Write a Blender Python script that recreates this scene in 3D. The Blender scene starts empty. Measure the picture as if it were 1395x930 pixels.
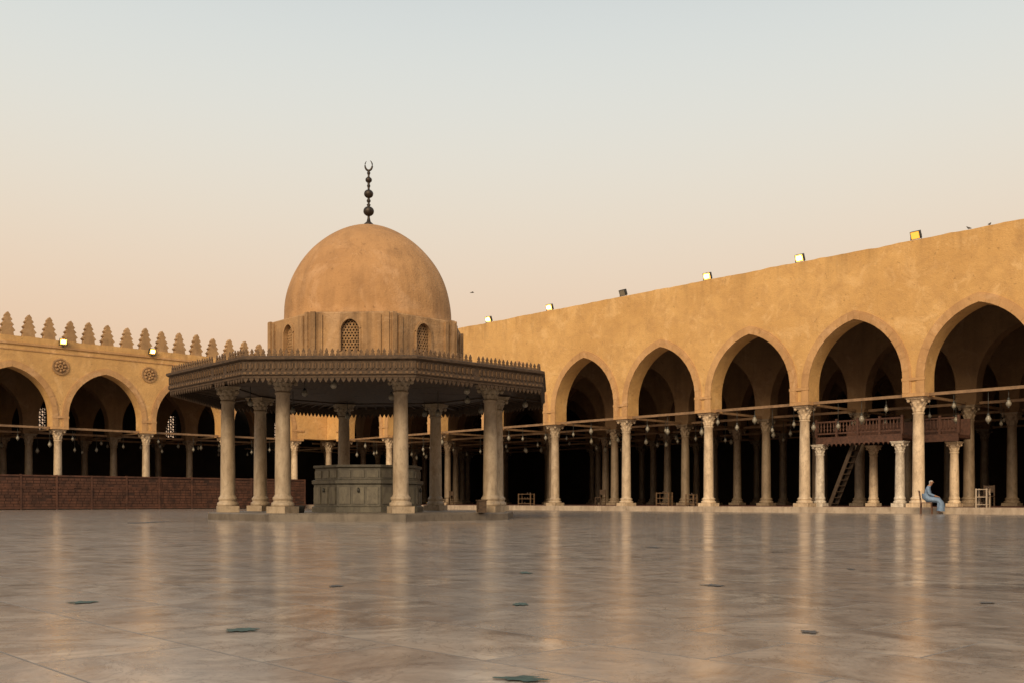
import bpy, bmesh, math, random
from mathutils import Vector, Matrix, noise as mnoise
random.seed(7)
scene = bpy.context.scene
F = 1346.0; CX = 697.5; HY = 682.0; CAMZ = 0.5
C0 = Vector((-13.5, 72.8, 0)); ES = Vector((0.691, -0.7228, 0)); EW = Vector((0.7226, 0.6913, 0))
ES.normalize(); EW = Vector((-ES.y, ES.x, 0))
def WR(s, w, z): return C0 + ES*s + EW*w + Vector((0, 0, z))       # right arcade frame
def WL(s, w, z): return C0 - EW*s - ES*w + Vector((0, 0, z))       # left arcade frame
def solve_s(fr, px, w):
    u = (px-CX)/F
    a = fr(0, w, 0); d = fr(1, w, 0)-a
    return (u*a.y-a.x)/(d.x-u*d.y)

# ------------------------------------------------------------ materials
def newmat(name):
    m = bpy.data.materials.new(name); m.use_nodes = True
    nt = m.node_tree; b = nt.nodes["Principled BSDF"]
    return m, nt, b
def N(nt, typ, **kw):
    n = nt.nodes.new(typ)
    for k, v in kw.items():
        if k.startswith("i_"):
            key = k[2:]
            key = int(key) if key.isdigit() else key.replace("_", " ")
            n.inputs[key].default_value = v
        else: setattr(n, k, v)
    return n
def L(nt, a, b): nt.links.new(a, b)
def c4(c): return (c[0], c[1], c[2], 1)
def mapping(nt, scale=(1,1,1), rot=(0,0,0), src="pos"):
    if src == "pos": o = N(nt, "ShaderNodeNewGeometry").outputs["Position"]
    else: o = N(nt, "ShaderNodeTexCoord").outputs["Object"]
    mp = N(nt, "ShaderNodeMapping"); mp.inputs["Scale"].default_value = scale; mp.inputs["Rotation"].default_value = rot
    L(nt, o, mp.inputs["Vector"]); return mp.outputs[0]
def noise(nt, vec, scale, detail=6, rough=.6, dist=0):
    n = N(nt, "ShaderNodeTexNoise"); n.inputs["Scale"].default_value = scale
    n.inputs["Detail"].default_value = detail; n.inputs["Roughness"].default_value = rough
    n.inputs["Distortion"].default_value = dist
    L(nt, vec, n.inputs["Vector"]); return n.outputs["Fac"]
def mrange(nt, v, a, b, c, d):
    n = N(nt, "ShaderNodeMapRange"); L(nt, v, n.inputs[0])
    for i, x in enumerate((a, b, c, d)): n.inputs[i+1].default_value = x
    return n.outputs[0]
def mix(nt, fac, a, b, blend="MIX"):
    n = N(nt, "ShaderNodeMix", data_type="RGBA", blend_type=blend)
    if hasattr(fac, "is_linked"): L(nt, fac, n.inputs[0])
    else: n.inputs[0].default_value = fac
    for i, x in ((6, a), (7, b)):
        if hasattr(x, "is_linked"): L(nt, x, n.inputs[i])
        else: n.inputs[i].default_value = c4(x)
    return n.outputs[2]
def math_(nt, op, a, b):
    n = N(nt, "ShaderNodeMath", operation=op)
    for i, x in enumerate((a, b)):
        if hasattr(x, "is_linked"): L(nt, x, n.inputs[i])
        else: n.inputs[i].default_value = x
    return n.outputs[0]
def bump(nt, b, h, strength, dist):
    n = N(nt, "ShaderNodeBump"); n.inputs["Strength"].default_value = strength; n.inputs["Distance"].default_value = dist
    L(nt, h, n.inputs["Height"]); L(nt, n.outputs[0], b.inputs["Normal"])

def stucco(name, c1, c2, dark, streak=.35, topz=None, bumpd=.02, src="pos"):
    m, nt, b = newmat(name)
    p = mapping(nt, src=src)
    big = mrange(nt, noise(nt, p, .35, 5, .6), .38, .62, 0, 1)
    col = mix(nt, big, c1, c2)
    med = mrange(nt, noise(nt, p, 1.4, 9, .72, .6), .46, .70, 0, .7)
    col = mix(nt, med, col, dark)
    pale = mrange(nt, noise(nt, p, .8, 9, .75, .9), .52, .64, 0, .6)
    col = mix(nt, pale, col, (min(1, c1[0]*1.2), c1[1]*1.3, c1[2]*1.6))
    ps = mapping(nt, (1.6, 1.6, .10), src=src)
    st = mrange(nt, noise(nt, ps, 1.3, 7, .65), .48, .68, 0, streak)
    if topz:
        z = N(nt, "ShaderNodeSeparateXYZ"); L(nt, N(nt, "ShaderNodeNewGeometry").outputs["Position"], z.inputs[0])
        t = mrange(nt, z.outputs[2], topz-1.2, topz, .45, 1.9)
        st = math_(nt, "MULTIPLY", st, t)
        st = math_(nt, "MINIMUM", st, .8)
    col = mix(nt, st, col, tuple(x*.6 for x in dark))
    chip = mrange(nt, noise(nt, p, 5.5, 4, .6), .64, .70, 0, .45)
    col = mix(nt, chip, col, tuple(x*.45 for x in dark))
    ck = noise(nt, p, .9, 7, .6, 1.5)
    ckv = math_(nt, "ABSOLUTE", math_(nt, "SUBTRACT", ck, .5), 0)
    gate = mrange(nt, noise(nt, p, .3, 2, .5), .55, .62, 0, 1)
    col = mix(nt, math_(nt, "MULTIPLY", mrange(nt, ckv, 0, .004, .6, 0), gate), col, tuple(x*.35 for x in dark))
    fine = noise(nt, p, 22, 6, .7)
    col = mix(nt, mrange(nt, fine, .3, .7, .0, .28), col, tuple(x*.6 for x in c1))
    L(nt, col, b.inputs["Base Color"]); b.inputs["Roughness"].default_value = .92
    h = math_(nt, "ADD", math_(nt, "MULTIPLY", fine, .5), noise(nt, p, 3.5, 8, .65))
    bump(nt, b, h, .9, bumpd)
    return m
M_wall = stucco("stucco_ochre", (.67,.41,.16), (.58,.34,.125), (.46,.265,.11), .28, 11.3, .045)
M_wallL = stucco("stucco_ochre_side", (.67,.41,.165), (.57,.34,.13), (.44,.255,.11), .30, 10.2, .045)
M_arch = stucco("arch_moulding", (.57,.34,.155), (.47,.265,.115), (.34,.19,.09), .3)
M_int_shaded = stucco("stucco_interior_shaded", (.205,.125,.06), (.16,.095,.047), (.12,.07,.037), .3)  # same stucco as the facade, arcade shade put into the colour
M_dome = stucco("stucco_dome", (.51,.29,.13), (.43,.235,.10), (.33,.18,.082), .4, None, .045)
M_drum = stucco("stucco_drum", (.47,.285,.135), (.39,.23,.11), (.21,.125,.065), .95, None, .045)
M_merlon = stucco("stucco_merlon", (.45,.28,.135), (.37,.225,.11), (.22,.135,.07), .4)

def marble(name, base, vein, rough=.45, rnd=.0, scale=2.0):
    m, nt, b = newmat(name)
    p = mapping(nt, (1,1,.5), src="obj")
    oi = N(nt, "ShaderNodeObjectInfo")
    va = N(nt, "ShaderNodeVectorMath", operation="ADD"); L(nt, p, va.inputs[0])
    cx = N(nt, "ShaderNodeCombineXYZ"); r = math_(nt, "MULTIPLY", oi.outputs["Random"], 50.0); L(nt, r, cx.inputs[0]); L(nt, r, cx.inputs[2])
    L(nt, cx.outputs[0], va.inputs[1]); p = va.outputs[0]
    f = mrange(nt, noise(nt, p, scale, 9, .65, 1.2), .42, .62, 0, .85)
    col = mix(nt, f, base, vein)
    g = mrange(nt, noise(nt, p, scale*6, 6, .7, .3), .5, .72, 0, .6)
    col = mix(nt, g, col, tuple(x*.45 for x in vein))
    hs = N(nt, "ShaderNodeHueSaturation"); L(nt, col, hs.inputs["Color"])
    L(nt, mrange(nt, oi.outputs["Random"], 0, 1, 1-rnd, 1+rnd), hs.inputs["Value"])
    L(nt, hs.outputs[0], b.inputs["Base Color"]); b.inputs["Roughness"].default_value = rough
    bump(nt, b, noise(nt, p, 14, 6, .7), .5, .012)
    return m
M_col = marble("column_marble", (.56,.44,.31), (.35,.26,.175), .5, .28)
M_colF = marble("fountain_column_marble", (.41,.325,.23), (.26,.195,.13), .5, .12)
M_colI_shaded = marble("column_marble_shaded", (.25,.19,.13), (.155,.115,.078), .55, .3)  # front column marble darkened, shade of the arcade painted in
M_colW = marble("white_marble", (.64,.57,.48), (.36,.31,.26), .4, .1, 3.5)
M_basin = marble("basin_marble", (.105,.095,.072), (.055,.05,.04), .45, 0, 2.5)
M_basin2 = marble("basin_panel_marble", (.15,.135,.10), (.08,.07,.055), .45, 0, 2.5)
M_plat = marble("platform_stone", (.15,.125,.10), (.09,.075,.06), .5, 0, 1.5)
M_kerb = marble("kerb_stone", (.44,.36,.28), (.29,.225,.17), .5, 0, 1.0)

def simple(name, c, rough=.7, metal=0, nscale=6, var=.35, bd=.004, stretch=(1,1,1)):
    m, nt, b = newmat(name)
    p = mapping(nt, stretch, src="pos")
    f = noise(nt, p, nscale, 6, .65)
    col = mix(nt, mrange(nt, f, .3, .7, 0, 1), tuple(x*(1-var) for x in c), tuple(min(1, x*(1+var)) for x in c))
    L(nt, col, b.inputs["Base Color"]); b.inputs["Roughness"].default_value = rough; b.inputs["Metallic"].default_value = metal
    bump(nt, b, f, .5, bd)
    return m
M_wood = simple("dark_carved_wood", (.058,.034,.018), .75, 0, 9, .6, .01, (1,1,3))
M_woodL = simple("worn_light_wood", (.125,.074,.038), .8, 0, 10, .5, .01)
M_tie = simple("tie_beam_wood", (.22,.135,.075), .7, 0, 4, .35)
M_ceil = simple("ceiling_wood", (.06,.04,.026), .8, 0, 3, .4)
M_shade = simple("interior_shade", (.020,.014,.009), .9, 0, 1, .4)  # near-black colour painted in for the deep shade indoors
M_carpet = simple("red_carpet", (.085,.022,.014), .95, 0, 2, .3)
M_screen = simple("red_screen_wood", (.075,.030,.017), .8, 0, 2.2, .6, .012)
M_screen2 = simple("red_screen_backing", (.038,.016,.010), .85, 0, 1.5, .6, .008)
M_dikka = simple("brown_carved_wood", (.075,.032,.02), .7, 0, 8, .5, .01)
M_stair = simple("stair_wood", (.05,.032,.02), .8, 0, 8, .4)
M_bronze = simple("finial_bronze", (.045,.035,.028), .5, .6, 12, .4)
M_metal = simple("lamp_metal", (.06,.06,.055), .5, .5, 12, .3)
M_glass = simple("lamp_glass", (.22,.20,.16), .3, 0, 12, .1)
M_patch = simple("green_patch", (.022,.055,.042), .6, 0, 30, .6)
M_patchd = simple("dark_patch", (.06,.05,.042), .6, 0, 30, .5)
M_skin = simple("skin", (.30,.16,.10), .6, 0, 20, .15)
M_hair = simple("grey_hair", (.45,.43,.40), .8, 0, 40, .3)
M_robe = simple("blue_robe", (.16,.24,.37), .85, 0, 12, .2, .01)
M_chair = simple("brown_chair", (.13,.07,.045), .5, 0, 8, .3)
M_shoe = simple("leather", (.05,.03,.02), .5)
M_bird = simple("pigeon_feather", (.10,.095,.09), .7, 0, 30, .4)
def emis(name, c, st):
    m, nt, b = newmat(name)
    b.inputs["Base Color"].default_value = c4(c); b.inputs["Emission Color"].default_value = c4(c); b.inputs["Emission Strength"].default_value = st
    return m
M_lit = emis("lamp_lit", (1.0,.58,.13), 1.9)
M_core = emis("lamp_core", (1.0,.68,.24), 16)
M_dim = emis("lamp_dim", (1.0,.50,.08), .75)

# floor
def floor_mat():
    m, nt, b = newmat("courtyard_marble")
    ang = math.atan2(ES.y, ES.x)
    p = mapping(nt, (1,1,1), (0,0,-ang))
    br = N(nt, "ShaderNodeTexBrick", offset=0.5, squash=1.0)
    br.inputs["Scale"].default_value = 1.0
    br.inputs["Color1"].default_value = (0,0,0,1); br.inputs["Color2"].default_value = (1,1,1,1); br.inputs["Mortar"].default_value = (.5,.5,.5,1)
    br.inputs["Mortar Size"].default_value = .0045; br.inputs["Mortar Smooth"].default_value = .3
    br.inputs["Brick Width"].default_value = .92; br.inputs["Row Height"].default_value = .52
    L(nt, p, br.inputs["Vector"])
    sep = N(nt, "ShaderNodeSeparateColor"); L(nt, br.outputs["Color"], sep.inputs[0]); tile = sep.outputs[0]
    va = N(nt, "ShaderNodeVectorMath", operation="MULTIPLY_ADD"); L(nt, br.outputs["Color"], va.inputs[0]); va.inputs[1].default_value = (37,53,11); L(nt, p, va.inputs[2])
    v = noise(nt, va.outputs[0], 1.6, 10, .68, 1.8)
    col = mix(nt, mrange(nt, v, .38, .62, 0, 1), (.60,.53,.46), (.22,.185,.165))
    col = mix(nt, mrange(nt, tile, 0, 1, .0, .65), col, (.19,.16,.14))
    vein = noise(nt, va.outputs[0], 2.2, 6, .6, 3.0)
    vn = math_(nt, "ABSOLUTE", math_(nt, "SUBTRACT", vein, .5), 0)
    col = mix(nt, mrange(nt, vn, 0, .02, .5, 0), col, (.11,.095,.085))
    big = noise(nt, p, .16, 5, .6, .5)
    col = mix(nt, mrange(nt, big, .4, .65, 0, .35), col, (.18,.15,.135))
    dirt = noise(nt, p, 5, 9, .75, .6)
    col = mix(nt, mrange(nt, dirt, .50, .72, 0, .6), col, (.10,.083,.07))
    warm = noise(nt, p, .5, 6, .7, 1)
    col = mix(nt, mrange(nt, warm, .52, .7, 0, .35), col, (.38,.255,.17))
    col = mix(nt, math_(nt, "MULTIPLY", br.outputs["Fac"], .7), col, (.06,.05,.043))
    L(nt, col, b.inputs["Base Color"])
    rg = math_(nt, "ADD", mrange(nt, dirt, .35, .7, .085, .21), mrange(nt, tile, 0, 1, 0, .06))
    rg = math_(nt, "ADD", rg, mrange(nt, big, .4, .65, 0, .04))
    rg = math_(nt, "ADD", rg, math_(nt, "MULTIPLY", br.outputs["Fac"], .25))
    L(nt, rg, b.inputs["Roughness"])
    b.inputs["IOR"].default_value = 1.48
    und = noise(nt, p, .9, 2, .5)
    h = math_(nt, "ADD", math_(nt, "MULTIPLY", und, .8), math_(nt, "MULTIPLY", br.outputs["Fac"], -.25))
    h = math_(nt, "ADD", h, math_(nt, "MULTIPLY", dirt, .11))
    h = math_(nt, "ADD", h, math_(nt, "MULTIPLY", tile, .12))
    bump(nt, b, h, .5, .0085)
    return m
M_floor = floor_mat()
M_ground = simple("sandy_ground", (.22,.17,.12), .95, 0, .2, .3)

# ------------------------------------------------------------ mesh builder
class MB:
    def __init__(s): s.v = []; s.f = []; s.m = []; s.sm = []
    def add(s, vs, fs, mi=0, smooth=False):
        o = len(s.v); s.v += [tuple(x) for x in vs]
        for f in fs: s.f.append(tuple(i+o for i in f)); s.m.append(mi); s.sm.append(smooth)
    def quad(s, a, b, c, d, mi=0): s.add((a,b,c,d), ((0,1,2,3),), mi)
    def fbox(s, fr, s0, s1, w0, w1, z0, z1, mi=0):
        vs = [fr(a,b,c) for c in (z0,z1) for b in (w0,w1) for a in (s0,s1)]
        s.add(vs, ((0,2,3,1),(4,5,7,6),(0,1,5,4),(2,6,7,3),(0,4,6,2),(1,3,7,5)), mi)
    def box(s, c, size, mi=0, rz=0, rot=None):
        R = rot if rot else Matrix.Rotation(rz, 3, 'Z'); c = Vector(c)
        vs = [c+R@Vector((x*size[0]/2, y*size[1]/2, z*size[2]/2)) for z in (-1,1) for y in (-1,1) for x in (-1,1)]
        s.add(vs, ((0,2,3,1),(4,5,7,6),(0,1,5,4),(2,6,7,3),(0,4,6,2),(1,3,7,5)), mi)
    def beam(s, a, b, wd, ht, mi=0):
        a = Vector(a); b = Vector(b); d = b-a; l = d.length
        q = d.to_track_quat('X', 'Z').to_matrix()
        s.box((a+b)/2, (l, wd, ht), mi, rot=q)
    def lathe(s, prof, seg=24, c=(0,0,0), mi=0, smooth=True, mod=None, phase=0, cap=True):
        c = Vector(c); vs = []; n = len(prof)
        for (r, z) in prof:
            for i in range(seg):
                t = phase+2*math.pi*i/seg
                rr = r+(mod(t, z) if mod else 0)
                vs.append(c+Vector((rr*math.cos(t), rr*math.sin(t), z)))
        fs = []
        for j in range(n-1):
            for i in range(seg):
                k = (i+1) % seg
                fs.append((j*seg+i, j*seg+k, (j+1)*seg+k, (j+1)*seg+i))
        if cap:
            fs.append(tuple(range(seg))[::-1]); fs.append(tuple((n-1)*seg+i for i in range(seg)))
        s.add(vs, fs, mi, smooth)
    def ball(s, c, r, mi=0, seg=12, rings=8, sc=(1,1,1)):
        prof = [(max(.0005, r*math.sin(math.pi*i/rings)), -r*math.cos(math.pi*i/rings)*sc[2]) for i in range(rings+1)]
        s.lathe(prof, seg, c, mi, True, None)
    def tube(s, pts, radii, seg=8, mi=0):
        pts = [Vector(p) for p in pts]; vs = []
        for i, p in enumerate(pts):
            d = (pts[min(i+1, len(pts)-1)]-pts[max(i-1, 0)]).normalized()
            q = d.to_track_quat('Z', 'Y').to_matrix()
            for k in range(seg):
                t = 2*math.pi*k/seg
                vs.append(p+q@Vector((math.cos(t), math.sin(t), 0))*radii[i])
        fs = [(j*seg+k, j*seg+(k+1) % seg, (j+1)*seg+(k+1) % seg, (j+1)*seg+k) for j in range(len(pts)-1) for k in range(seg)]
        fs += [tuple(range(seg))[::-1], tuple((len(pts)-1)*seg+k for k in range(seg))]
        s.add(vs, fs, mi, True)
    def mesh(s, name, mats):
        me = bpy.data.meshes.new(name); me.from_pydata(s.v, [], s.f)
        for m in mats: me.materials.append(m)
        me.polygons.foreach_set("material_index", s.m); me.polygons.foreach_set("use_smooth", s.sm)
        bm = bmesh.new(); bm.from_mesh(me); bmesh.ops.recalc_face_normals(bm, faces=bm.faces); bm.to_mesh(me); bm.free()
        me.update(); return me
def link(ob, parent=None):
    scene.collection.objects.link(ob)
    if parent:
        ob.parent = parent; ob.matrix_parent_inverse = Matrix.Translation(-parent.location)
    return ob
def mobj(name, mb, mats, parent=None, loc=None, rz=0):
    me = mb if isinstance(mb, bpy.types.Mesh) else mb.mesh(name, mats)
    ob = bpy.data.objects.new(name, me)
    if loc is not None: ob.location = loc
    ob.rotation_euler.z = rz
    return link(ob, parent)
def empty(name, loc):
    e = bpy.data.objects.new(name, None); e.location = loc; e.empty_display_size = .5; scene.collection.objects.link(e); return e

# ------------------------------------------------------------ column
def column_mesh(name, H, r, mat, capw, caph, seg=28, pl=.16):
    mb = MB(); bw = capw*.92
    mb.box((0,0,pl/2), (bw, bw, pl))
    b0 = pl
    prof = [(bw*.49, b0), (bw*.5, b0+.03), (bw*.49, b0+.09), (bw*.42, b0+.11), (bw*.40, b0+.15), (bw*.44, b0+.17), (bw*.44, b0+.22), (r*1.16, b0+.25), (r*1.06, b0+.29)]
    zt = H-caph
    for i in range(7):
        t = i/6; prof.append((r*(1.04-.14*t**1.6), b0+.31+(zt-.1-b0-.31)*t))
    prof += [(r*1.02, zt-.07), (r*1.06, zt-.04), (r*.95, zt-.01)]
    mb.lathe(prof, seg, (0,0,0), 0, True)
    ch = caph-.09; cp = []
    nst = 14
    for i in range(nst+1):
        t = i/nst; cp.append((r*.88+(capw*.46-r*.88)*(t**2.0)*.75, zt+ch*t))
    def leaf(t, z):
        q = (z-zt)/ch; a = 0
        if q < .42: u = q/.42; a = (.25+.75*u**1.5)*max(0, math.cos(8*t))**.6*capw*.11
        elif q < .78: u = (q-.42)/.36; a = (.3+.7*u**1.5)*max(0, math.cos(8*t+math.pi))**.6*capw*.12
        else: u = (q-.78)/.22; a = max(0, math.cos(4*(t-math.pi/4)))*capw*.12*u
        return a
    mb.lathe(cp, 48, (0,0,0), 0, True, leaf)
    for k in range(4):
        t = math.pi/4+k*math.pi/2
        mb.ball((capw*.52*math.cos(t), capw*.52*math.sin(t), H-.15), capw*.095, 0, 8, 6)
    mb.box((0,0,H-.09+.03), (capw*.92, capw*.92, .06)); mb.box((0,0,H-.0155), (capw*1.02, capw*1.02, .031))
    return mb.mesh(name, [mat])

# ------------------------------------------------------------ arcades
P = .46; ZB = 4.97; SPR = 5.60; APX = 8.32
def arch_pts(c0, c1, off=0, n=18):
    a = (c1-c0)/2-P; mid = (c0+c1)/2; rise = APX-SPR
    e = (rise*rise-a*a)/(2*a); R = a+e
    pts = [(mid-a-off, ZB)]
    Ro = R+off; zmax = math.sqrt(Ro*Ro-e*e)
    th = math.atan2(zmax, -e)
    for i in range(n+1):
        t = math.pi-(math.pi-th)*i/n
        pts.append((mid+e+Ro*math.cos(t), SPR+Ro*math.sin(t)))
    left = pts[:]
    right = [(2*mid-x, z) for x, z in reversed(left[:-1])]
    return left+right
def arched_wall(fr, cols, s0, s1, ztop, w0, w1, jitter=0):
    mb = MB()
    prof = [(s0, ZB)]
    for c0, c1 in zip(cols, cols[1:]): prof += arch_pts(c0, c1)
    prof += [(s1, ZB)]
    def tz(s): return ztop+(jitter*(mnoise.noise(Vector((s*.6, 3, 0)))+.5*mnoise.noise(Vector((s*2.3, 9, 0)))) if jitter else 0)
    for (a, za), (b, zb) in zip(prof, prof[1:]):
        if abs(a-b) > 1e-6:
            for w in (w0, w1): mb.quad(fr(a, w, za), fr(b, w, zb), fr(b, w, tz(b)), fr(a, w, tz(a)))
            mb.quad(fr(a, w0, tz(a)), fr(b, w0, tz(b)), fr(b, w1, tz(b)), fr(a, w1, tz(a)))
        mb.quad(fr(a, w0, za), fr(b, w0, zb), fr(b, w1, zb), fr(a, w1, za))
    for s in (s0, s1):
        mb.quad(fr(s, w0, ZB), fr(s, w1, ZB), fr(s, w1, tz(s)), fr(s, w0, tz(s)))
    return mb
def archivolts(fr, cols, wf, d=.06, wid=.30):
    mb = MB()
    for c0, c1 in zip(cols, cols[1:]):
        for (o0, o1, dd) in ((0.0, wid, d), (wid, wid+.07, d*.45)):
            a = arch_pts(c0, c1, o0, 14); b = arch_pts(c0, c1, o1, 14)
            for i in range(len(a)-1):
                g = .012 if (i % 2 == 0 and dd == d) else 0
                w = wf-dd+g
                A0, A1, B0, B1 = a[i], a[i+1], b[i], b[i+1]
                mb.quad(fr(A0[0],w,A0[1]), fr(A1[0],w,A1[1]), fr(B1[0],w,B1[1]), fr(B0[0],w,B0[1]))
                mb.quad(fr(A0[0],w,A0[1]), fr(A1[0],w,A1[1]), fr(A1[0],wf,A1[1]), fr(A0[0],wf,A0[1]))
                mb.quad(fr(B0[0],w,B0[1]), fr(B1[0],w,B1[1]), fr(B1[0],wf,B1[1]), fr(B0[0],wf,B0[1]))
    return mb
COLH = ZB-.16-.25
me_col = column_mesh("arcade_column_mesh", COLH, .235, M_col, .80, .62)
me_colI = column_mesh("inner_column_mesh", COLH, .235, M_colI_shaded, .80, .62, 20)
RZ = math.atan2(ES.y, ES.x)
def build_arcade(name, fr, cols, s0, s1, ztop, rows, depth, wallmat, in_s0):
    root = empty(name, fr(cols[2], 0, 0))
    TH = .45
    mobj("facade_wall", arched_wall(fr, cols, s0, s1, ztop, -TH, TH, jitter=.06), [wallmat], root)
    mobj("arch_mouldings", archivolts(fr, cols, -TH), [M_arch], root)
    blk = MB(); ties = MB(); inner = MB()
    for i, c in enumerate(cols):
        mobj("front_column", me_col, None, root, fr(c, 0, .25), RZ+math.pi/2*(i % 4))
        blk.fbox(fr, c-.47, c+.47, -.50, .50, ZB-.157, ZB-.003)
        blk.fbox(fr, c-.49, c+.49, -.52, -.453, ZB+.50, ZB+.62)
    mobj("impost_blocks", blk, [M_arch], root)
    for a, b in zip(cols, cols[1:]):
        ties.fbox(fr, a+.475, b-.475, -.09, .07, ZB-.13, ZB-.01)
    step = cols[1]-cols[0]
    ic = cols[:]
    while ic[0]-step > in_s0+.3: ic = [ic[0]-step]+ic
    for ri in range(rows):
        w = 5.2*(ri+1)
        for i, c in enumerate(ic):
            mobj("inner_column", me_colI, None, root, fr(c, w, .25), RZ+math.pi/2*(i % 4))
            inner.fbox(fr, c-.44, c+.44, w-.40, w+.40, ZB-.157, ZB-.003)
            ties.fbox(fr, c-.07, c+.07, w-5.2+.52, w-.52, ZB-.125, ZB-.015)
        for a, b in zip(ic, ic[1:]): ties.fbox(fr, a+.475, b-.475, w-.07, w+.07, ZB-.13, ZB-.01)
        mobj("inner_arch_wall", arched_wall(fr, ic, ic[0]-P, ic[-1]+P, 9.6, w-.35, w+.35), [M_int_shaded], root)
    mobj("inner_imposts", inner, [M_int_shaded], root)
    mobj("tie_beams", ties, [M_tie], root)
    c = MB(); c.fbox(fr, in_s0, s1, .46, depth, 9.75, 9.95)
    s = in_s0+.4
    while s < s1: c.fbox(fr, s-.09, s+.09, .47, depth-.05, 9.5, 9.745); s += .87
    mobj("timber_ceiling", c, [M_ceil], root)
    c = MB(); c.fbox(fr, s0, s1, -1.25, .7, .0, .25)
    mobj("stone_kerb", c, [M_kerb], root)
    c = MB(); c.fbox(fr, in_s0, s1, .703, depth, .0, .262)
    mobj("carpeted_floor", c, [M_carpet], root)
    return root, ic

colsR = [2.2+5.22*i for i in range(15)]
colsL = [2.9+5.43*i for i in range(10)]
DR, DL = 26.0, 15.8
arcR, icR = build_arcade("arcade_building", WR, colsR, 0.46, colsR[-1]+P, 11.23, 4, DR, M_wall, -15.5)
arcL, icL = build_arcade("arcade_building", WL, colsL, 0.46, colsL[-1]+P, 10.1, 2, DL, M_wallL, 0.6)
mb = MB(); mb.fbox(WR, -.44, .455, -.44, .455, ZB, 10.08); mobj("corner_pier", mb, [M_wall], arcR)
mobj("corner_column", me_col, None, arcR, WR(0, 0, .25), RZ)
mb = MB(); mb.fbox(WR, -15.5, .455, .46, .9, 9.96, 11.2); mobj("upper_wall_return", mb, [M_wall], arcR)
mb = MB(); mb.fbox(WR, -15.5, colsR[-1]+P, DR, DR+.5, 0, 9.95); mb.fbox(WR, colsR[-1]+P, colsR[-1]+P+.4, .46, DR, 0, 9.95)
mobj("rear_wall", mb, [M_shade], arcR)
wins = [solve_s(WL, 53, DL), solve_s(WL, 232, DL)]
stp = wins[0]-wins[1]
wl = [wins[1]+stp*k for k in range(-1, 5)]
mb = MB(); z0, z1 = 5.7, 7.5; hw = .6
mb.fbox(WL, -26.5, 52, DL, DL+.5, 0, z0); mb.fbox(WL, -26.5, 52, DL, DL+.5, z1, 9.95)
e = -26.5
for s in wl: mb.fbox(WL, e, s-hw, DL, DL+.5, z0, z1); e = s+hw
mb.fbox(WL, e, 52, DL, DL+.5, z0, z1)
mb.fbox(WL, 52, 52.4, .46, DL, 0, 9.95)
mobj("rear_wall", mb, [M_shade], arcL)
mb = MB()
for s in wl:
    for k in range(7): mb.fbox(WL, s-hw+k*.2-.035, s-hw+k*.2+.035, DL+.1, DL+.16, z0, z1)
    for k in range(10): mb.fbox(WL, s-hw, s+hw, DL+.17, DL+.23, z0+k*.2-.03, z0+k*.2+.03)
    for k in range(-4, 10):
        mb.beam(WL(s-hw, DL+.27, z0+k*.3), WL(s+hw, DL+.27, z0+k*.3+1.0), .05, .06)
mobj("window_grilles", mb, [M_shade], arcL)

mb = MB(); mb.fbox(WL, .47, colsL[-1]+P, -.52, -.452, 9.62, 9.74); mb.fbox(WL, .47, colsL[-1]+P, -.49, -.452, 9.3, 9.36)
mobj("cornice", mb, [M_arch], arcL)
prof = [(.36,0),(.31,.24),(.42,.34),(.24,.56),(.34,.66),(.16,.86),(.25,.96),(.12,1.12),(.15,1.2),(0,1.40)]
full = prof+[(-x, z) for x, z in reversed(prof[:-1])]
mb = MB(); sm = solve_s(WL, 8, 0)
k0 = -14
while True:
    s = sm+1.16*k0
    k0 += 1
    if s < .9: continue
    if s > colsL[-1]: break
    j = random.uniform(-.04, .04); sc = random.uniform(.92, 1.04); ln = random.uniform(-.03,.03)
    n = len(full)
    a = [WL(s+x+j+ln*z, -.40, 10.06+z*sc) for x, z in full]; b = [WL(s+x+j+ln*z, -.02, 10.06+z*sc) for x, z in full]
    m = len(prof)
    fs = []
    for i in range(m-1):
        if i < m-2: fs.append((i, i+1, n-2-i, n-1-i)); fs.append((n+i, n+n-1-i, n+n-2-i, n+i+1))
        else: fs.append((i, i+1, n-1-i)); fs.append((n+i, n+n-1-i, n+i+1))
    for i in range(n-1): fs.append((i, n+i, n+i+1, i+1))
    mb.add(a+b, fs)
mobj("merlons", mb, [M_merlon], arcL)
mb = MB()
for c in colsL[:9]:
    ctr = WL(c, -.452, 8.55); ux = -EW; uz = Vector((0,0,1)); un = ES
    def ring(r, d, n=32): return [ctr+ux*r*math.cos(2*math.pi*i/n)+uz*r*math.sin(2*math.pi*i/n)+un*d for i in range(n)]
    rs = [(.50,0),(.50,.06),(.42,.06),(.40,.025)]
    R_ = [ring(r, d) for r, d in rs]; vs = sum(R_, [])
    fs = [(j*32+i, j*32+(i+1)%32, (j+1)*32+(i+1)%32, (j+1)*32+i) for j in range(3) for i in range(32)]+[tuple(96+i for i in range(32))]
    mb.add(vs, fs)
    for k in range(8):
        t = k*math.pi/4
        for rr, sz in ((.27,.09),(.12,.06)):
            q = ctr+ux*rr*math.cos(t)+uz*rr*math.sin(t)+un*.05
            mb.ball(q, sz, 0, 8, 5)
mobj("medallions", mb, [M_drum], arcL)

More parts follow.
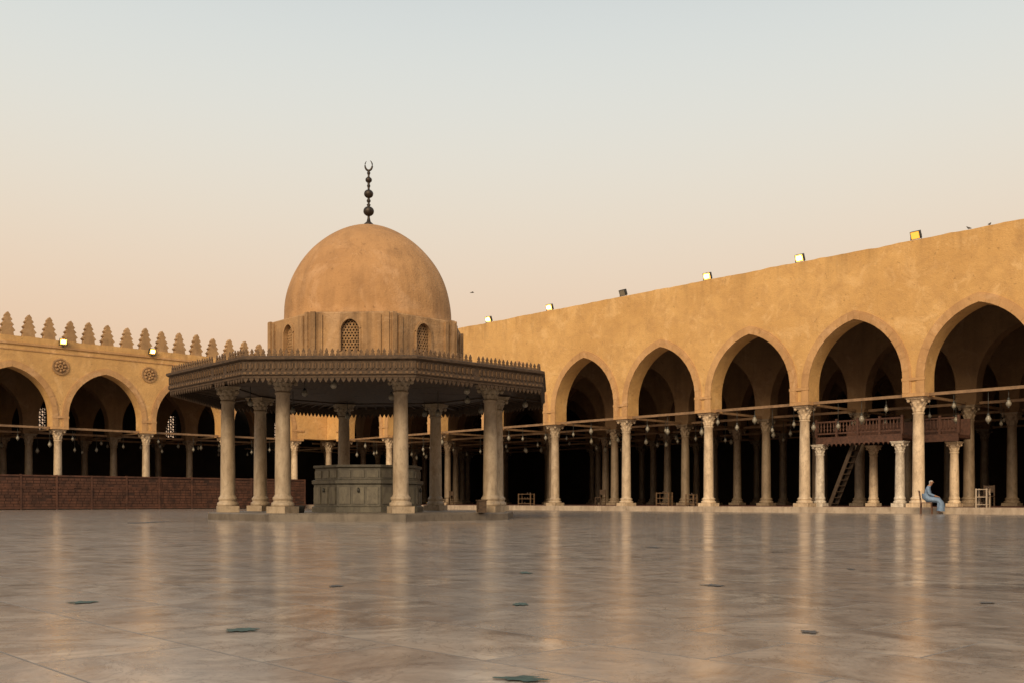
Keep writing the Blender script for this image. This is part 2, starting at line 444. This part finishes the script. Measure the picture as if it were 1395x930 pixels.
def lamps(fr, cols, rows, parent, n):
    mb = MB()
    for row in range(rows):
        for c0, c1 in zip(cols, cols[1:]):
            for k in range(n):
                s = c0+(c1-c0)*(k+.5)/n+random.uniform(-.25, .25); w = row*5.2+.0+random.choice((0, 2.4))+random.uniform(-.05, .05)
                z = random.uniform(3.7, 4.4); r = random.uniform(.075, .125)
                mb.tube([fr(s,w,z+r*.8), fr(s,w,ZB-.1)], [.012,.012], 4, 1)
                mb.lathe([(r*.35,-r*1.1),(r*.8,-r*.6),(r,0),(r*.85,r*.55),(r*.5,r*.95),(r*.6,r*1.3)], 10, fr(s,w,z), 0)
                mb.lathe([(r*.62,0),(r*.5,.05),(r*.2,.12)], 8, fr(s,w,z+r*1.3), 1)
                mb.lathe([(.01,-.07),(r*.35,0)], 8, fr(s,w,z-r*1.1), 1)
    mobj("hanging_lamps", mb, [M_glass, M_metal], parent)
lamps(WR, colsR, 2, arcR, 5); lamps(WL, colsL, 2, arcL, 4)

# ------------------------------------------------------------ ground
mb = MB(); mb.box((0,0,-.105),(3000,3000,.2)); g = mobj("ground", mb, [M_ground])
mb = MB(); mb.fbox(WR, -0.4, 110, -80, .4, -.05, 0.0); mobj("courtyard_floor", mb, [M_floor])

# ------------------------------------------------------------ red screen
root = empty("wooden_screen_fence", WL(20, -1.5, 0))
sA, sB = 3.0, 50
mb = MB(); mb.fbox(WL, sA, sB, -1.52, -1.48, .08, 1.98); mobj("panel", mb, [M_screen2], root)
mb = MB()
s = sA
while s < sB:
    mb.fbox(WL, s-.05, s+.05, -1.58, -1.42, 0, 2.04+random.uniform(-.02,.03)); s += 2.1+random.uniform(-.15,.15)
for z, h in ((.05,.12),(1.30,.07),(1.94,.09)): mb.fbox(WL, sA, sB, -1.565, -1.525, z, z+h)
for k in range(10):
    z = .26+k*.17
    s = sA
    while s < sB:
        l = random.uniform(.32,.42); dd = random.uniform(0,.02)
        if random.random() < .93: mb.fbox(WL, s+.02, s+l-.02, -1.535-dd, -1.521, z-.065, z+.065)
        s += l
mobj("lattice", mb, [M_screen], root)

# ------------------------------------------------------------ fountain pavilion
FC = Vector((-4.12, 28.4, 0)); PH = math.radians(20)
fp = empty("ablution_fountain_pavilion", FC)
def V8(R, k, z): t = PH+k*math.pi/4; return FC+Vector((R*math.cos(t), R*math.sin(t), z))
def octa(mb, prof, mi=0, cap=True): mb.lathe(prof, 8, FC, mi, False, None, PH, cap)
mb = MB(); octa(mb, [(4.42,0),(4.42,.17),(4.38,.2)]); mobj("platform", mb, [M_plat], fp)
me_cf = column_mesh("fountain_column_mesh", 3.42, .19, M_colF, .62, .36, 28, .17)
for k in range(8):
    mobj("column", me_cf, None, fp, V8(3.9, k, .2), PH+k*math.pi/4)
mb = MB()
for k in range(8):
    mb.beam(V8(3.9,k,3.70), V8(3.9,k+1,3.70), .22, .155)
    mb.beam(V8(3.75,k,3.715), V8(1.5,k,3.715), .14, .12)
    mb.beam(V8(3.95,k,3.70), V8(5.3,k,3.60), .13, .13)
    a, b = V8(5.3,k,3.62), V8(5.3,k+1,3.62); ia, ib = V8(3.9,k,3.74), V8(3.9,k+1,3.74)
    for j in range(1, 12):
        t = j/12; mb.beam(ia.lerp(ib, t), a.lerp(b, t), .06, .08)
mobj("roof_beams", mb, [M_wood], fp)
mb = MB(); octa(mb, [(5.34,3.66),(3.9,3.79),(1.4,3.80)], 0, True); mobj("soffit_boards", mb, [M_wood], fp)
mb = MB(); octa(mb, [(5.41,3.43),(5.41,3.48),(5.45,3.50),(5.45,3.58),(5.42,3.60),(5.42,3.82),(5.50,3.86),(5.50,3.92),(5.40,3.95),(2.7,4.02)], 0, False)
octa(mb, [(5.36,3.43),(5.36,3.93)], 0, False); octa(mb, [(5.36,3.431),(5.41,3.431)], 0, False)
mobj("fascia", mb, [M_wood], fp)
mb = MB()
for k in range(8):
    a, b = V8(5.41,k,0), V8(5.41,k+1,0); d = (b-a); Ln = d.length; d.normalize()
    nrm = Vector((d.y, -d.x, 0)); ang = math.atan2(d.y, d.x)
    n = 30
    for j in range(n):
        p = a+d*Ln*(j+.5)/n; w = Ln/n
        z = 3.95; q = p-nrm*.04; hs = random.uniform(.9, 1.05)
        if random.random() < .03: continue
        sh = [(-.38,0),(-.38,.05),(-.18,.07),(-.30,.11),(-.12,.15),(0,.185),(.12,.15),(.30,.11),(.18,.07),(.38,.05),(.38,0)]
        fa = [q+d*x*w+Vector((0,0,z+zz*hs)) for x, zz in sh]; fb = [v-nrm*.03 for v in fa]; m = len(sh)
        mb.add(fa+fb, [(0,1,9,10),(1,2,8,9),(2,3,7,8),(3,4,6,7),(4,5,6)]+[(m,m+10,m+9,m+1),(m+1,m+9,m+8,m+2),(m+2,m+8,m+7,m+3),(m+3,m+7,m+6,m+4),(m+4,m+6,m+5)]+[(i,i+m,i+m+1,i+1) for i in range(m-1)], 1)
        mb.box(p+nrm*.015+Vector((0,0,3.71)), (w*.62, .03, .12), 1, ang)
        mb.box(p+nrm*.02+Vector((0,0,3.71)), (w*.26, .045, .17), 0, ang)
        mb.box(p+nrm*.035+Vector((0,0,3.54)), (w*.5, .03, .05), 1, ang)
        sh = [(-.45,0),(-.3,-.06),(0,-.12),(.3,-.06),(.45,0)]
        q = p-nrm*.01
        fa = [q+d*x*w+Vector((0,0,3.435+zz)) for x, zz in sh]; fb = [v-nrm*.03 for v in fa]
        mb.add(fa+fb, [(0,1,2,3,4),(5,9,8,7,6)]+[(i,i+5,i+6,i+1) for i in range(4)], 0)
mobj("carved_cresting", mb, [M_wood, M_woodL], fp)
DRr = 2.80; z0, z1 = 3.98, 5.40
mb = MB(); gr = MB(); pil = MB()
for k in range(8):
    a, b = V8(DRr,k,0), V8(DRr,k+1,0); d = b-a; Ln = d.length; d.normalize(); nrm = Vector((d.y,-d.x,0)); c = (a+b)/2
    ang = math.atan2(d.y, d.x)
    hw = .24; sill = 4.42; spr = 4.98; apx = 5.25
    xs = [-hw*math.cos(math.pi*i/12) for i in range(13)]
    def az(x): return spr+(apx-spr)*(1-(abs(x)/hw)**1.8)**.6
    pt = lambda x, z, dd=0: c+d*x-nrm*dd+Vector((0,0,z))
    mb.quad(pt(-Ln/2,z0),pt(-hw,z0),pt(-hw,z1),pt(-Ln/2,z1)); mb.quad(pt(hw,z0),pt(Ln/2,z0),pt(Ln/2,z1),pt(hw,z1))
    mb.quad(pt(-hw,z0),pt(hw,z0),pt(hw,sill),pt(-hw,sill))
    mb.quad(pt(-hw,sill),pt(hw,sill),pt(hw,sill,.16),pt(-hw,sill,.16))
    for sx in (-hw, hw): mb.quad(pt(sx,sill),pt(sx,spr),pt(sx,spr,.16),pt(sx,sill,.16))
    for x0_, x1_ in zip(xs, xs[1:]):
        mb.quad(pt(x0_,az(x0_)),pt(x1_,az(x1_)),pt(x1_,z1),pt(x0_,z1))
        mb.quad(pt(x0_,az(x0_)),pt(x1_,az(x1_)),pt(x1_,az(x1_),.16),pt(x0_,az(x0_),.16))
        for (o, dd) in ((1.0,-.03),):
            mb.quad(pt(x0_,az(x0_),dd),pt(x1_,az(x1_),dd),pt(x1_*1.2,az(x1_)+.05,dd),pt(x0_*1.2,az(x0_)+.05,dd))
            mb.quad(pt(x0_*1.2,az(x0_)+.05,dd),pt(x1_*1.2,az(x1_)+.05,dd),pt(x1_*1.2,az(x1_)+.05,0),pt(x0_*1.2,az(x0_)+.05,0))
            mb.quad(pt(x0_,az(x0_),dd),pt(x1_,az(x1_),dd),pt(x1_,az(x1_),0),pt(x0_,az(x0_),0))
    for sg in (-1, 1): mb.box(pt(sg*hw*1.1,(sill+spr)/2,-.015), (hw*.2,.03,spr-sill), 0, ang)
    gr.quad(pt(-hw,sill,.15),pt(hw,sill,.15),pt(hw,apx,.15),pt(-hw,apx,.15), 1)  # dark sheet stands in for shade behind the grille
    r = .042; row = 0; z = sill+.04
    while z < apx:
        x = -hw+.02+(row % 2)*r
        while x < hw:
            if abs(x) < hw-.01 and z < az(min(abs(x), hw*.98))-.01:
                o = [pt(x+r*1.12*math.cos(math.pi/6+math.pi*i/3), z+r*1.12*math.sin(math.pi/6+math.pi*i/3), .10) for i in range(6)]
                q = [pt(x+r*.66*math.cos(math.pi/6+math.pi*i/3), z+r*.66*math.sin(math.pi/6+math.pi*i/3), .10) for i in range(6)]
                q2 = [v-nrm*.03 for v in q]
                gr.add(o+q+q2, [(i,(i+1)%6,6+(i+1)%6,6+i) for i in range(6)]+[(6+i,6+(i+1)%6,12+(i+1)%6,12+i) for i in range(6)], 0)
            x += 2*r
        z += r*1.73; row += 1
    for sg in (-1, 1):
        for off, wd, tp in ((.10,.13,5.44),(.30,.10,5.36)):
            pil.box(c+d*sg*(Ln/2-off)+nrm*.02+Vector((0,0,(z0+tp)/2)), (wd,.06,tp-z0), 0, ang)
    pil.box(c+nrm*.005+Vector((0,0,z0+.1)), (Ln*.98,.05,.12), 0, ang)
octa(mb, [(DRr,z1),(DRr-.02,z1+.03),(2.36,z1+.12)], 0, False)
mobj("drum", mb, [M_drum], fp); mobj("window_grilles", gr, [M_drum, M_shade], fp); mobj("drum_pilasters", pil, [M_drum], fp)
prof = [(2.40,5.42),(2.41,5.50),(2.38,5.56)]
zs = 5.75; hgt = 2.66; Rd = 2.37
for i in range(41):
    t = math.pi/2*i/40
    r = Rd*math.cos(t)**1.03; z = zs+hgt*(math.sin(t)*.93+.07*(1-math.cos(t)))
    prof.append((max(r,.012), z))
mb = MB(); mb.lathe(prof, 96, FC, 0, True, lambda t, z: .016*mnoise.noise(Vector((math.cos(t)*2, math.sin(t)*2, z*1.2))))
mobj("dome", mb, [M_dome], fp)
ZT = prof[-1][1]
mb = MB()
prof = [(.17,-.06),(.15,.02),(.06,.10),(.035,.22)]
def bulb(zc, r, sq=.9):
    return [(max(.035, r*math.sin(math.pi*i/10)), zc-r*sq*math.cos(math.pi*i/10)) for i in range(11)]
prof += bulb(.40,.155)+[(.05,.565),(.06,.59),(.03,.61)]+bulb(.70,.06)+bulb(.90,.135)+[(.03,1.05)]+bulb(1.13,.05)+bulb(1.30,.095)+[(.025,1.42)]+bulb(1.50,.05)+[(.02,1.58)]
mb.lathe([(r, z) for r, z in prof], 16, FC+Vector((0,0,ZT)), 0, True)
cc = FC+Vector((0,0,ZT+1.72)); pts = []; rad = []
for i in range(17):
    t = math.radians(-90-150+300*i/16)+.12
    pts.append(cc+Vector((.105*math.cos(t), 0, .15*math.sin(t)))); rad.append(.006+.026*math.sin(math.pi*i/16))
mb.tube(pts, rad, 8)
mobj("finial", mb, [M_bronze], fp)
mb = MB(); octa(mb, [(1.62,.2),(1.62,.34),(1.56,.37),(1.56,.95),(1.62,.99),(1.62,1.08),(1.52,1.10),(1.52,1.40),(1.58,1.44),(1.58,1.50),(1.3,1.50),(1.3,1.2),(.02,1.2)])
for k in range(8):
    a, b = V8(1.56,k,0), V8(1.56,k+1,0); d = b-a; Ln = d.length; d.normalize(); nrm = Vector((d.y,-d.x,0)); c = (a+b)/2; ang = math.atan2(d.y,d.x)
    for x in (-.38, 0, .38): mb.box(c+d*x+Vector((0,0,.66)), (.30,.05,.46), 1, ang)
    for x in (-.38, 0, .38): mb.box(c+d*x-nrm*.035+Vector((0,0,1.25)), (.30,.05,.2), 1, ang)
    mb.lathe([(.03,0),(.035,.05),(.02,.12)], 8, c+nrm*.06+Vector((0,0,.75)), 2)
mobj("basin", mb, [M_basin, M_basin2, M_metal], fp)
mb = MB()
for (k, R, z) in ((0,3.4,3.2),(1,3.2,3.25),(2,3.3,3.2),(4,3.3,3.2),(5,3.0,3.3),(6,2.9,3.2),(7,3.2,3.25),(7.5,2.0,3.0),(3.5,2.2,3.1),(5.5,4.5,3.3),(6.5,4.4,3.3),(7.5,4.5,3.25)):
    p = V8(R, k, z); mb.ball(p, .08, 0, 10, 8); mb.tube([p, p+Vector((0,0,3.75-z))], [.01,.01], 4, 1); mb.lathe([(.05,.06),(.05,.1),(.015,.14)], 8, p, 1)
mobj("hanging_lamps", mb, [M_glass, M_metal], fp)
def gp(px, depth): return Vector(((px-CX)/F*depth, depth, 0))
mb = MB(); p = gp(656, 25.9)
mb.box(p+Vector((0,0,.36)), (.20,.26,.30), 0, .3); mb.box(p+Vector((0,0,.525)), (.24,.30,.03), 0, .3)
for dx in (-.08,.08):
    for dy in (-.1,.1): mb.box(p+Vector((dx,dy,.23)), (.03,.03,.07), 0, .0)
mobj("wooden_box", mb, [M_wood])
mb = MB(); p = gp(409, 25.6)+Vector((0,0,.2)); mb.lathe([(.10,0),(.13,.17),(.135,.19),(.12,.19),(.09,.03),(.01,.03)], 20, p)
mb.tube([p+Vector((.13*math.cos(t), 0, .18+.10*math.sin(t))) for t in [math.pi*i/8 for i in range(9)]], [.006]*9, 6)
mobj("bucket", mb, [M_metal])

# ------------------------------------------------------------ floodlights
def floodlight(fr, s, w, z, lit, dirn, size=.40):
    root = empty("floodlight", fr(s, w, z))
    mb = MB(); b = fr(s, w, z)
    rz = math.atan2(dirn.y, dirn.x)+random.uniform(-.15,.15)
    R = Matrix.Rotation(rz, 3, 'Z')@Matrix.Rotation(math.radians(22), 3, 'Y')
    c = b+Vector((0,0,.24))
    mb.box(c, (.14, size, size*.8), 0, rot=R)
    for j in range(5): mb.box(c+R@Vector((-.09, -size*.4+j*size*.2, 0)), (.05,.02,size*.7), 0, rot=R)
    for sg in (-1,1): mb.box(c+R@Vector((.08, sg*size*.48, 0)), (.03,.02,size*.8), 0, rot=R); mb.box(c+R@Vector((.08,0,sg*size*.39)), (.03,size*.94,.02), 0, rot=R)
    q = Matrix.Rotation(rz, 3, 'Z')
    for sg in (-1,1): mb.box(b+q@Vector((0, sg*(size/2+.03), .12)), (.04,.02,.24), 0, rot=q)
    mb.box(b+Vector((0,0,.01)), (.1,size+.1,.03), 0, rot=q); mb.box(b+Vector((0,0,-.05)), (.06,.06,.12), 0, rot=q)
    mobj("housing", mb, [M_metal], root)
    mb = MB(); mb.box(c+R@Vector((.075,0,0)), (.012, size*.92, size*.74), 0, rot=R)
    mobj("lens", mb, [{2:M_lit,1:M_dim,0:M_glass}[lit]], root)
    if lit == 2:
        mb = MB(); mb.tube([c+R@Vector((.10,-size*.24,0)), c+R@Vector((.10,size*.24,0))], [.085,.085], 10); mobj("lamp_tube", mb, [M_core], root)
    return root
for px, lit in ((666,2),(749,2),(849,0),(964,2),(1090,2),(1248,1)):
    floodlight(WR, solve_s(WR, px, -.2), -.2, 11.25, lit, -EW)
for px, lit in ((86,2),(207,2),(315,2),(-60,2)):
    floodlight(WL, solve_s(WL, px, -.62), -.62, 9.80, lit, ES)

# ------------------------------------------------------------ raised reading platform
dk = empty("raised_wooden_platform", WR(41.5, 1.5, .25))
sa, sm_, sb = solve_s(WR, 1112, .75), solve_s(WR, 1229, .75), solve_s(WR, 1306, 2.4)
mb = MB()
mb.fbox(WR, sa, sm_, .81, 3.6, 3.22, 3.36); mb.fbox(WR, sm_+.003, sb, 2.4, 3.6, 3.22, 3.36)
def rail(a, b, w, hz):
    mb.fbox(WR, a, b, w-.03, w+.05, 3.08, 3.40)
    for z in (3.52, hz): mb.fbox(WR, a, b, w-.01, w+.05, z, z+.07)
    n = max(2, round((b-a)/1.1)); 
    for i in range(n+1):
        s = a+(b-a)*i/n; mb.fbox(WR, s-.05, s+.05, w-.035, w+.08, 3.40, hz+.15)
    s = a+.08
    while s < b:
        mb.lathe([(.022,0),(.04,.12),(.018,.2),(.045,.3),(.018,.38),(.02,.46)], 8, WR(s, w+.02, 3.59)); s += .155
rail(sa, sm_, .75, 4.05); rail(sm_+.1, sb, 2.4, 4.05)
mb.fbox(WR, sa, sb, 3.605, 3.66, 3.2, 4.1)
mobj("deck_and_balustrade", mb, [M_dikka], dk)
mb = MB(); s = sa+.1
while s < sm_: mb.lathe([(.01,-.12),(.05,-.04),(.06,0)], 8, WR(s, .76, 3.08)); s += .22
mobj("valance", mb, [M_dikka], dk)
me_sc = column_mesh("short_column_mesh", 2.83, .20, M_colW, .60, .42, 24)
me_sc2 = column_mesh("short_column_mesh_b", 2.83, .19, M_col, .58, .42, 24)
for px, w, me in ((1117,.95,me_sc),(1226,.95,me_sc),(1190,3.3,me_sc2),(1300,3.0,me_sc2)):
    mobj("short_column", me, None, dk, WR(solve_s(WR, px, w), w, .25), RZ)
mb = MB(); w = 1.6
s0_, s1_ = solve_s(WR, 1134, w), solve_s(WR, 1168, w)
for ww in (w-.3, w+.3): mb.beam(WR(s0_, ww, .27), WR(s1_, ww, 3.2), .06, .16)
for i in range(11):
    t = (i+.5)/11; q = WR(s0_+(s1_-s0_)*t, w, .27+2.93*t); mb.box(q, (.22,.56,.04), 0, RZ)
mobj("stair", mb, [M_stair], dk)

# ------------------------------------------------------------ shoe racks
def rack(px, w, W=.9, H=.75, mat=M_woodL):
    s = solve_s(WR, px, w); mb = MB(); z = .262 if w > .7 else .25
    for x in (-W/2, W/2):
        for y in (-.15,.15): mb.fbox(WR, s+x-.025, s+x+.025, w+y-.025, w+y+.025, z, z+H)
    for k in range(3):
        zz = z+.1+k*(H-.15)/2; mb.fbox(WR, s-W/2, s+W/2, w-.17, w+.17, zz, zz+.03)
        for i in range(4):
            if random.random() < .6: mb.ball(WR(s-W/2+.15+i*W/4.4, w, zz+.07), .045, 1, 8, 5)
    return mobj("shoe_rack", mb, [mat, M_shoe])
rack(717, .2, 1.0, .7); rack(905, 1.1, .8, .7); rack(942, -.2, .45, .6); rack(1339, -.1, .4, .75, M_kerb)
def lowchair(px, w):
    s = solve_s(WR, px, w); mb = MB(); z = .262
    mb.fbox(WR, s-.22, s+.22, w-.22, w+.22, z+.42, z+.46)
    for x in (-.2,.2):
        for y in (-.2,.2): mb.fbox(WR, s+x-.02, s+x+.02, w+y-.02, w+y+.02, z, z+(.9 if y > 0 else .42))
    mb.fbox(WR, s-.2, s+.2, w+.19, w+.21, z+.6, z+.88)
    mobj("chair", mb, [M_wood])
for px, w in ((818,1.2),(612,1.0),(1345,1.6)): lowchair(px, w)

# ------------------------------------------------------------ seated man
base = WR(solve_s(WR, 1262, -2.0), -2.0, 0)
FR = math.radians(-28)
ch = empty("armless_chair", base)
mb = MB()
def lt(x, y, z): return base+Matrix.Rotation(FR, 3, 'Z')@Vector((x, y, z))
mb.box(lt(0,0,.44), (.44,.44,.035), 0, FR)
for x in (-.19,.19):
    for y in (-.19,.19): mb.beam(lt(x*1.08,y*1.08,0), lt(x,y,.43), .03, .03)
for y in (-.19,.19): mb.beam(lt(-.2,y,.43), lt(-.27,y,.92), .03, .03)
for z in (.6,.73,.86): mb.beam(lt(-.225-.1*(z-.6),-.19,z), lt(-.225-.1*(z-.6),.19,z), .018, .08)
for y in (-.19,.19): mb.beam(lt(-.19,y,.2), lt(.19,y,.2), .02, .02)
mobj("chair_frame", mb, [M_chair], ch)

man = empty("seated_man", base)
jv = []; je = []; jr = []
def J(p, r, par=None):
    jv.append(p); jr.append(r)
    if par is not None: je.append((par, len(jv)-1))
    return len(jv)-1
pel = J((0,0,.56), .145)
sp = J((.01,0,.74), .135, pel); chs = J((.05,0,.94), .145, sp); nb = J((.09,0,1.07), .075, chs); nk = J((.13,0,1.13), .052, nb)
hd = J((.165,0,1.19), .07, nk); hd2 = J((.17,0,1.26), .088, hd); hd3 = J((.16,0,1.315), .07, hd2)
for sg in (-1, 1):
    sh = J((.07,sg*.18,1.02), .065, chs); el = J((.12,sg*.25,.78), .05, sh); wr = J((.33,sg*.13,.70), .032, el); pm = J((.39,sg*.10,.685), .036, wr)
    for i, (dy, ln) in enumerate(((-.028,.06),(-.01,.07),(.01,.065),(.026,.05))):
        a = J((.42,sg*.10+dy,.683), .010, pm); b = J((.42+ln*.6,sg*.10+dy*1.2,.672), .009, a); J((.42+ln,sg*.10+dy*1.2,.650), .008, b)
    a = J((.38,sg*.10-sg*.035,.69), .012, pm); J((.42,sg*.10-sg*.06,.68), .010, a)
    hp = J((.04,sg*.10,.55), .11, pel); kn = J((.46,sg*.14,.53), .075, hp); an = J((.44,sg*.14,.10), .042, kn); J((.47,sg*.145,.05), .042, an); J((.60,sg*.16,.035), .03, len(jv)-1)
me = bpy.data.meshes.new("body_skel"); me.from_pydata(jv, je, [])
ob = bpy.data.objects.new("body_skel", me); scene.collection.objects.link(ob)
bpy.context.view_layer.objects.active = ob
md = ob.modifiers.new("skin", 'SKIN'); sv = me.skin_vertices
if not sv:
    bm = bmesh.new(); bm.from_mesh(me); bm.verts.layers.skin.verify(); bm.to_mesh(me); bm.free(); sv = me.skin_vertices
for i, r in enumerate(jr): sv[0].data[i].radius = (r, r); sv[0].data[i].use_root = (i == 0)
s2 = ob.modifiers.new("sub", 'SUBSURF'); s2.levels = 2; s2.render_levels = 2
bpy.context.view_layer.update()
dg = bpy.context.evaluated_depsgraph_get()
bme = bpy.data.meshes.new_from_object(ob.evaluated_get(dg)); bme.name = "body"
bpy.data.objects.remove(ob)
bme.materials.clear()
for m in (M_robe, M_skin, M_hair, M_shoe): bme.materials.append(m)
for p in bme.polygons:
    c = p.center; p.use_smooth = True; mi = 0
    if c.z > 1.10: mi = 1
    if c.z > 1.27 and c.x < .235 or (c.z > 1.17 and c.x < .13) or c.z > 1.34: mi = 2
    if c.x > .30 and abs(c.y) < .2 and .62 < c.z < .76: mi = 1
    if c.z < .16: mi = 1
    if c.z < .07: mi = 3
    p.material_index = mi
mobj("body", bme, None, man, base, FR)
mb = MB()
path = [((.0,.80),.175,.215),((.02,.66),.185,.23),((.12,.585),.16,.25),((.28,.565),.13,.25),((.43,.54),.115,.25),((.525,.44),.10,.25),((.53,.30),.125,.26),((.51,.12),.15,.28)]
dirs = [(0,-1),(.25,-1),(.8,-.5),(1,-.1),(.9,-.4),(.3,-1),(0,-1),(-.1,-1)]
vs = []; S = 20
for ((x, z), ra, rb), (dx, dz) in zip(path, dirs):
    l = math.hypot(dx, dz); nx, nz = -dz/l, dx/l
    for i in range(S):
        t = 2*math.pi*i/S; rr = ra*(1+.07*math.cos(5*t))
        vs.append((x+nx*rr*math.cos(t), rb*math.sin(t)*(1+.04*math.cos(7*t)), z+nz*rr*math.cos(t)))
fs = [(j*S+i, j*S+(i+1)%S, (j+1)*S+(i+1)%S, (j+1)*S+i) for j in range(len(path)-1) for i in range(S)]
mb.add(vs, fs, 0, True); mobj("robe_skirt", mb, [M_robe], man, base, FR)
mb = MB()
dx, dz = .04, -.03
mb.tube([(.205+dx,0,1.30+dz),(.232+dx,0,1.262+dz),(.21+dx,0,1.25+dz)], [.008,.016,.008], 6, 0)
for sg in (-1,1): mb.ball((.197+dx,sg*.032,1.295+dz), .011, 1, 8, 6); mb.tube([(.12+dx,sg*.082,1.31+dz),(.115+dx,sg*.093,1.285+dz),(.12+dx,sg*.084,1.255+dz)], [.008,.014,.007], 6, 0)
mb.tube([(.196+dx,-.022,1.225+dz),(.203+dx,0,1.224+dz),(.196+dx,.022,1.225+dz)], [.004,.007,.004], 6, 1)
mobj("face", mb, [M_skin, M_shoe], man, base, FR)

# ------------------------------------------------------------ birds
def pigeon(loc, rz, k=.62):
    mb = MB()
    P3 = lambda l: [(a*k, b*k, c*k) for a, b, c in l]
    mb.tube(P3([(-.16,0,.07),(-.10,0,.09),(-.03,0,.11),(.04,0,.13),(.08,0,.16),(.10,0,.20),(.125,0,.215),(.15,0,.21),(.17,0,.205)]), [x*k for x in (.012,.03,.055,.06,.045,.028,.028,.014,.004)], 10)
    for sg in (-1,1):
        mb.tube(P3([(.05,sg*.05,.14),(-.04,sg*.055,.115),(-.13,sg*.02,.085)]), [x*k for x in (.02,.022,.006)], 6)
        mb.tube(P3([(.01,sg*.02,.07),(.012,sg*.02,0)]), [.007*k,.005*k], 5)
    mobj("pigeon", mb, [M_bird], None, loc, rz)
for px, r in ((1348,.5),(1320,2.6)): pigeon(WR(solve_s(WR, px, -.3), -.3, 11.25), r)
mb = MB(); mb.tube([(-.12,0,0),(-.04,0,.008),(.05,0,.015),(.10,0,.02),(.13,0,.018)], [.006,.028,.03,.018,.003], 8)
for sg in (-1,1):
    mb.add([(.05,sg*.02,.02),(-.03,sg*.02,.02),(.02,sg*.14,.04),(-.03,sg*.14,.035),(-.04,sg*.26,.01)], [(0,1,3,2),(2,3,4)])
mobj("flying_bird", mb, [M_bird], None, Vector(((643-CX)/F*55, 55, .5+283/F*55)), .4)

# ------------------------------------------------------------ floor patches
def patch(px, py, wpx, hpx, mat, nm):
    d = CAMZ*F/(py-HY); c = gp(px, d); c.z = .004; rx = wpx/F*d/2
    d2 = CAMZ*F/(py-hpx/2-HY); ry = max(.012, (d2-d))
    n = 40; sd = random.random()*50; vs = [c]
    for i in range(n):
        t = 2*math.pi*i/n; r = .9+.6*mnoise.noise(Vector((math.cos(t)*1.6+sd, math.sin(t)*1.6, 0)))+.35*mnoise.noise(Vector((math.cos(t)*5+sd, math.sin(t)*5, 3)))
        vs.append(c+Vector((rx*r*math.cos(t), ry*r*math.sin(t), 0)))
    mb = MB(); mb.add(vs, [(0, i+1, (i+1) % n+1) for i in range(n)]); mobj(nm, mb, [mat])
for a in ((330,858,48,6),(709,823,22,4),(708,925,62,8),(113,820,36,3.5),(716,780,16,2.5)): patch(*a, M_patch, "floor_patch")
for a in ((1104,861,24,4),(970,797,26,3),(458,798,22,2.5),(203,711,34,2.2),(1160,775,10,2),(1345,821,22,2),(890,745,20,1.5)): patch(*a, M_patchd, "floor_stain")

# ------------------------------------------------------------ world, sun, camera
w = bpy.data.worlds.new("World"); scene.world = w; w.use_nodes = True; nt = w.node_tree
for n in list(nt.nodes): nt.nodes.remove(n)
EL = math.radians(30); sd = Vector((-.28,-.96,0)).normalized()
sky = nt.nodes.new("ShaderNodeTexSky"); sky.sky_type = 'NISHITA'; sky.sun_disc = False
sky.sun_elevation = EL; sky.sun_rotation = math.atan2(sd.x, sd.y)
sky.dust_density = 4
bg1 = nt.nodes.new("ShaderNodeBackground"); bg1.inputs[1].default_value = .006; L(nt, sky.outputs[0], bg1.inputs[0])
tc = nt.nodes.new("ShaderNodeTexCoord"); sx = nt.nodes.new("ShaderNodeSeparateXYZ"); L(nt, tc.outputs["Generated"], sx.inputs[0])
rp = nt.nodes.new("ShaderNodeValToRGB"); L(nt, sx.outputs[2], rp.inputs[0]); cr = rp.color_ramp
stops = [(0,(.74,.44,.255)),(.12,(.79,.53,.34)),(.20,(.81,.62,.45)),(.28,(.79,.70,.57)),(.36,(.745,.735,.665)),(.45,(.66,.705,.695)),(.7,(.48,.51,.53)),(1,(.40,.43,.46))]
cr.elements[0].position = 0; cr.elements[0].color = c4(stops[0][1]); cr.elements[1].position = 1; cr.elements[1].color = c4(stops[-1][1])
for p_, c_ in stops[1:-1]: e = cr.elements.new(p_); e.color = c4(c_)
cr.interpolation = 'B_SPLINE'
bg2 = nt.nodes.new("ShaderNodeBackground"); bg2.inputs[1].default_value = 1.0; L(nt, rp.outputs[0], bg2.inputs[0])
ad = nt.nodes.new("ShaderNodeAddShader"); L(nt, bg1.outputs[0], ad.inputs[0]); L(nt, bg2.outputs[0], ad.inputs[1])
out = nt.nodes.new("ShaderNodeOutputWorld"); L(nt, ad.outputs[0], out.inputs[0])
sl = bpy.data.lights.new("sun", 'SUN'); sl.energy = 3.05; sl.angle = math.radians(28); sl.color = (1.0,.74,.44)
so = bpy.data.objects.new("sun", sl); scene.collection.objects.link(so)
dv = Vector((sd.x*math.cos(EL), sd.y*math.cos(EL), math.sin(EL)))
so.rotation_euler = dv.to_track_quat('Z', 'Y').to_euler(); so.location = dv*60
cam = bpy.data.cameras.new("camera"); cam.sensor_width = 36; cam.lens = F/1395*36; cam.shift_y = (HY-465)/1395; cam.clip_end = 5000; cam.clip_start = .05
co = bpy.data.objects.new("camera", cam); co.location = (0,0,CAMZ); co.rotation_euler = (math.pi/2,0,0); scene.collection.objects.link(co); scene.camera = co
scene.view_settings.view_transform = 'Standard'; scene.view_settings.look = 'None'; scene.view_settings.exposure = 0
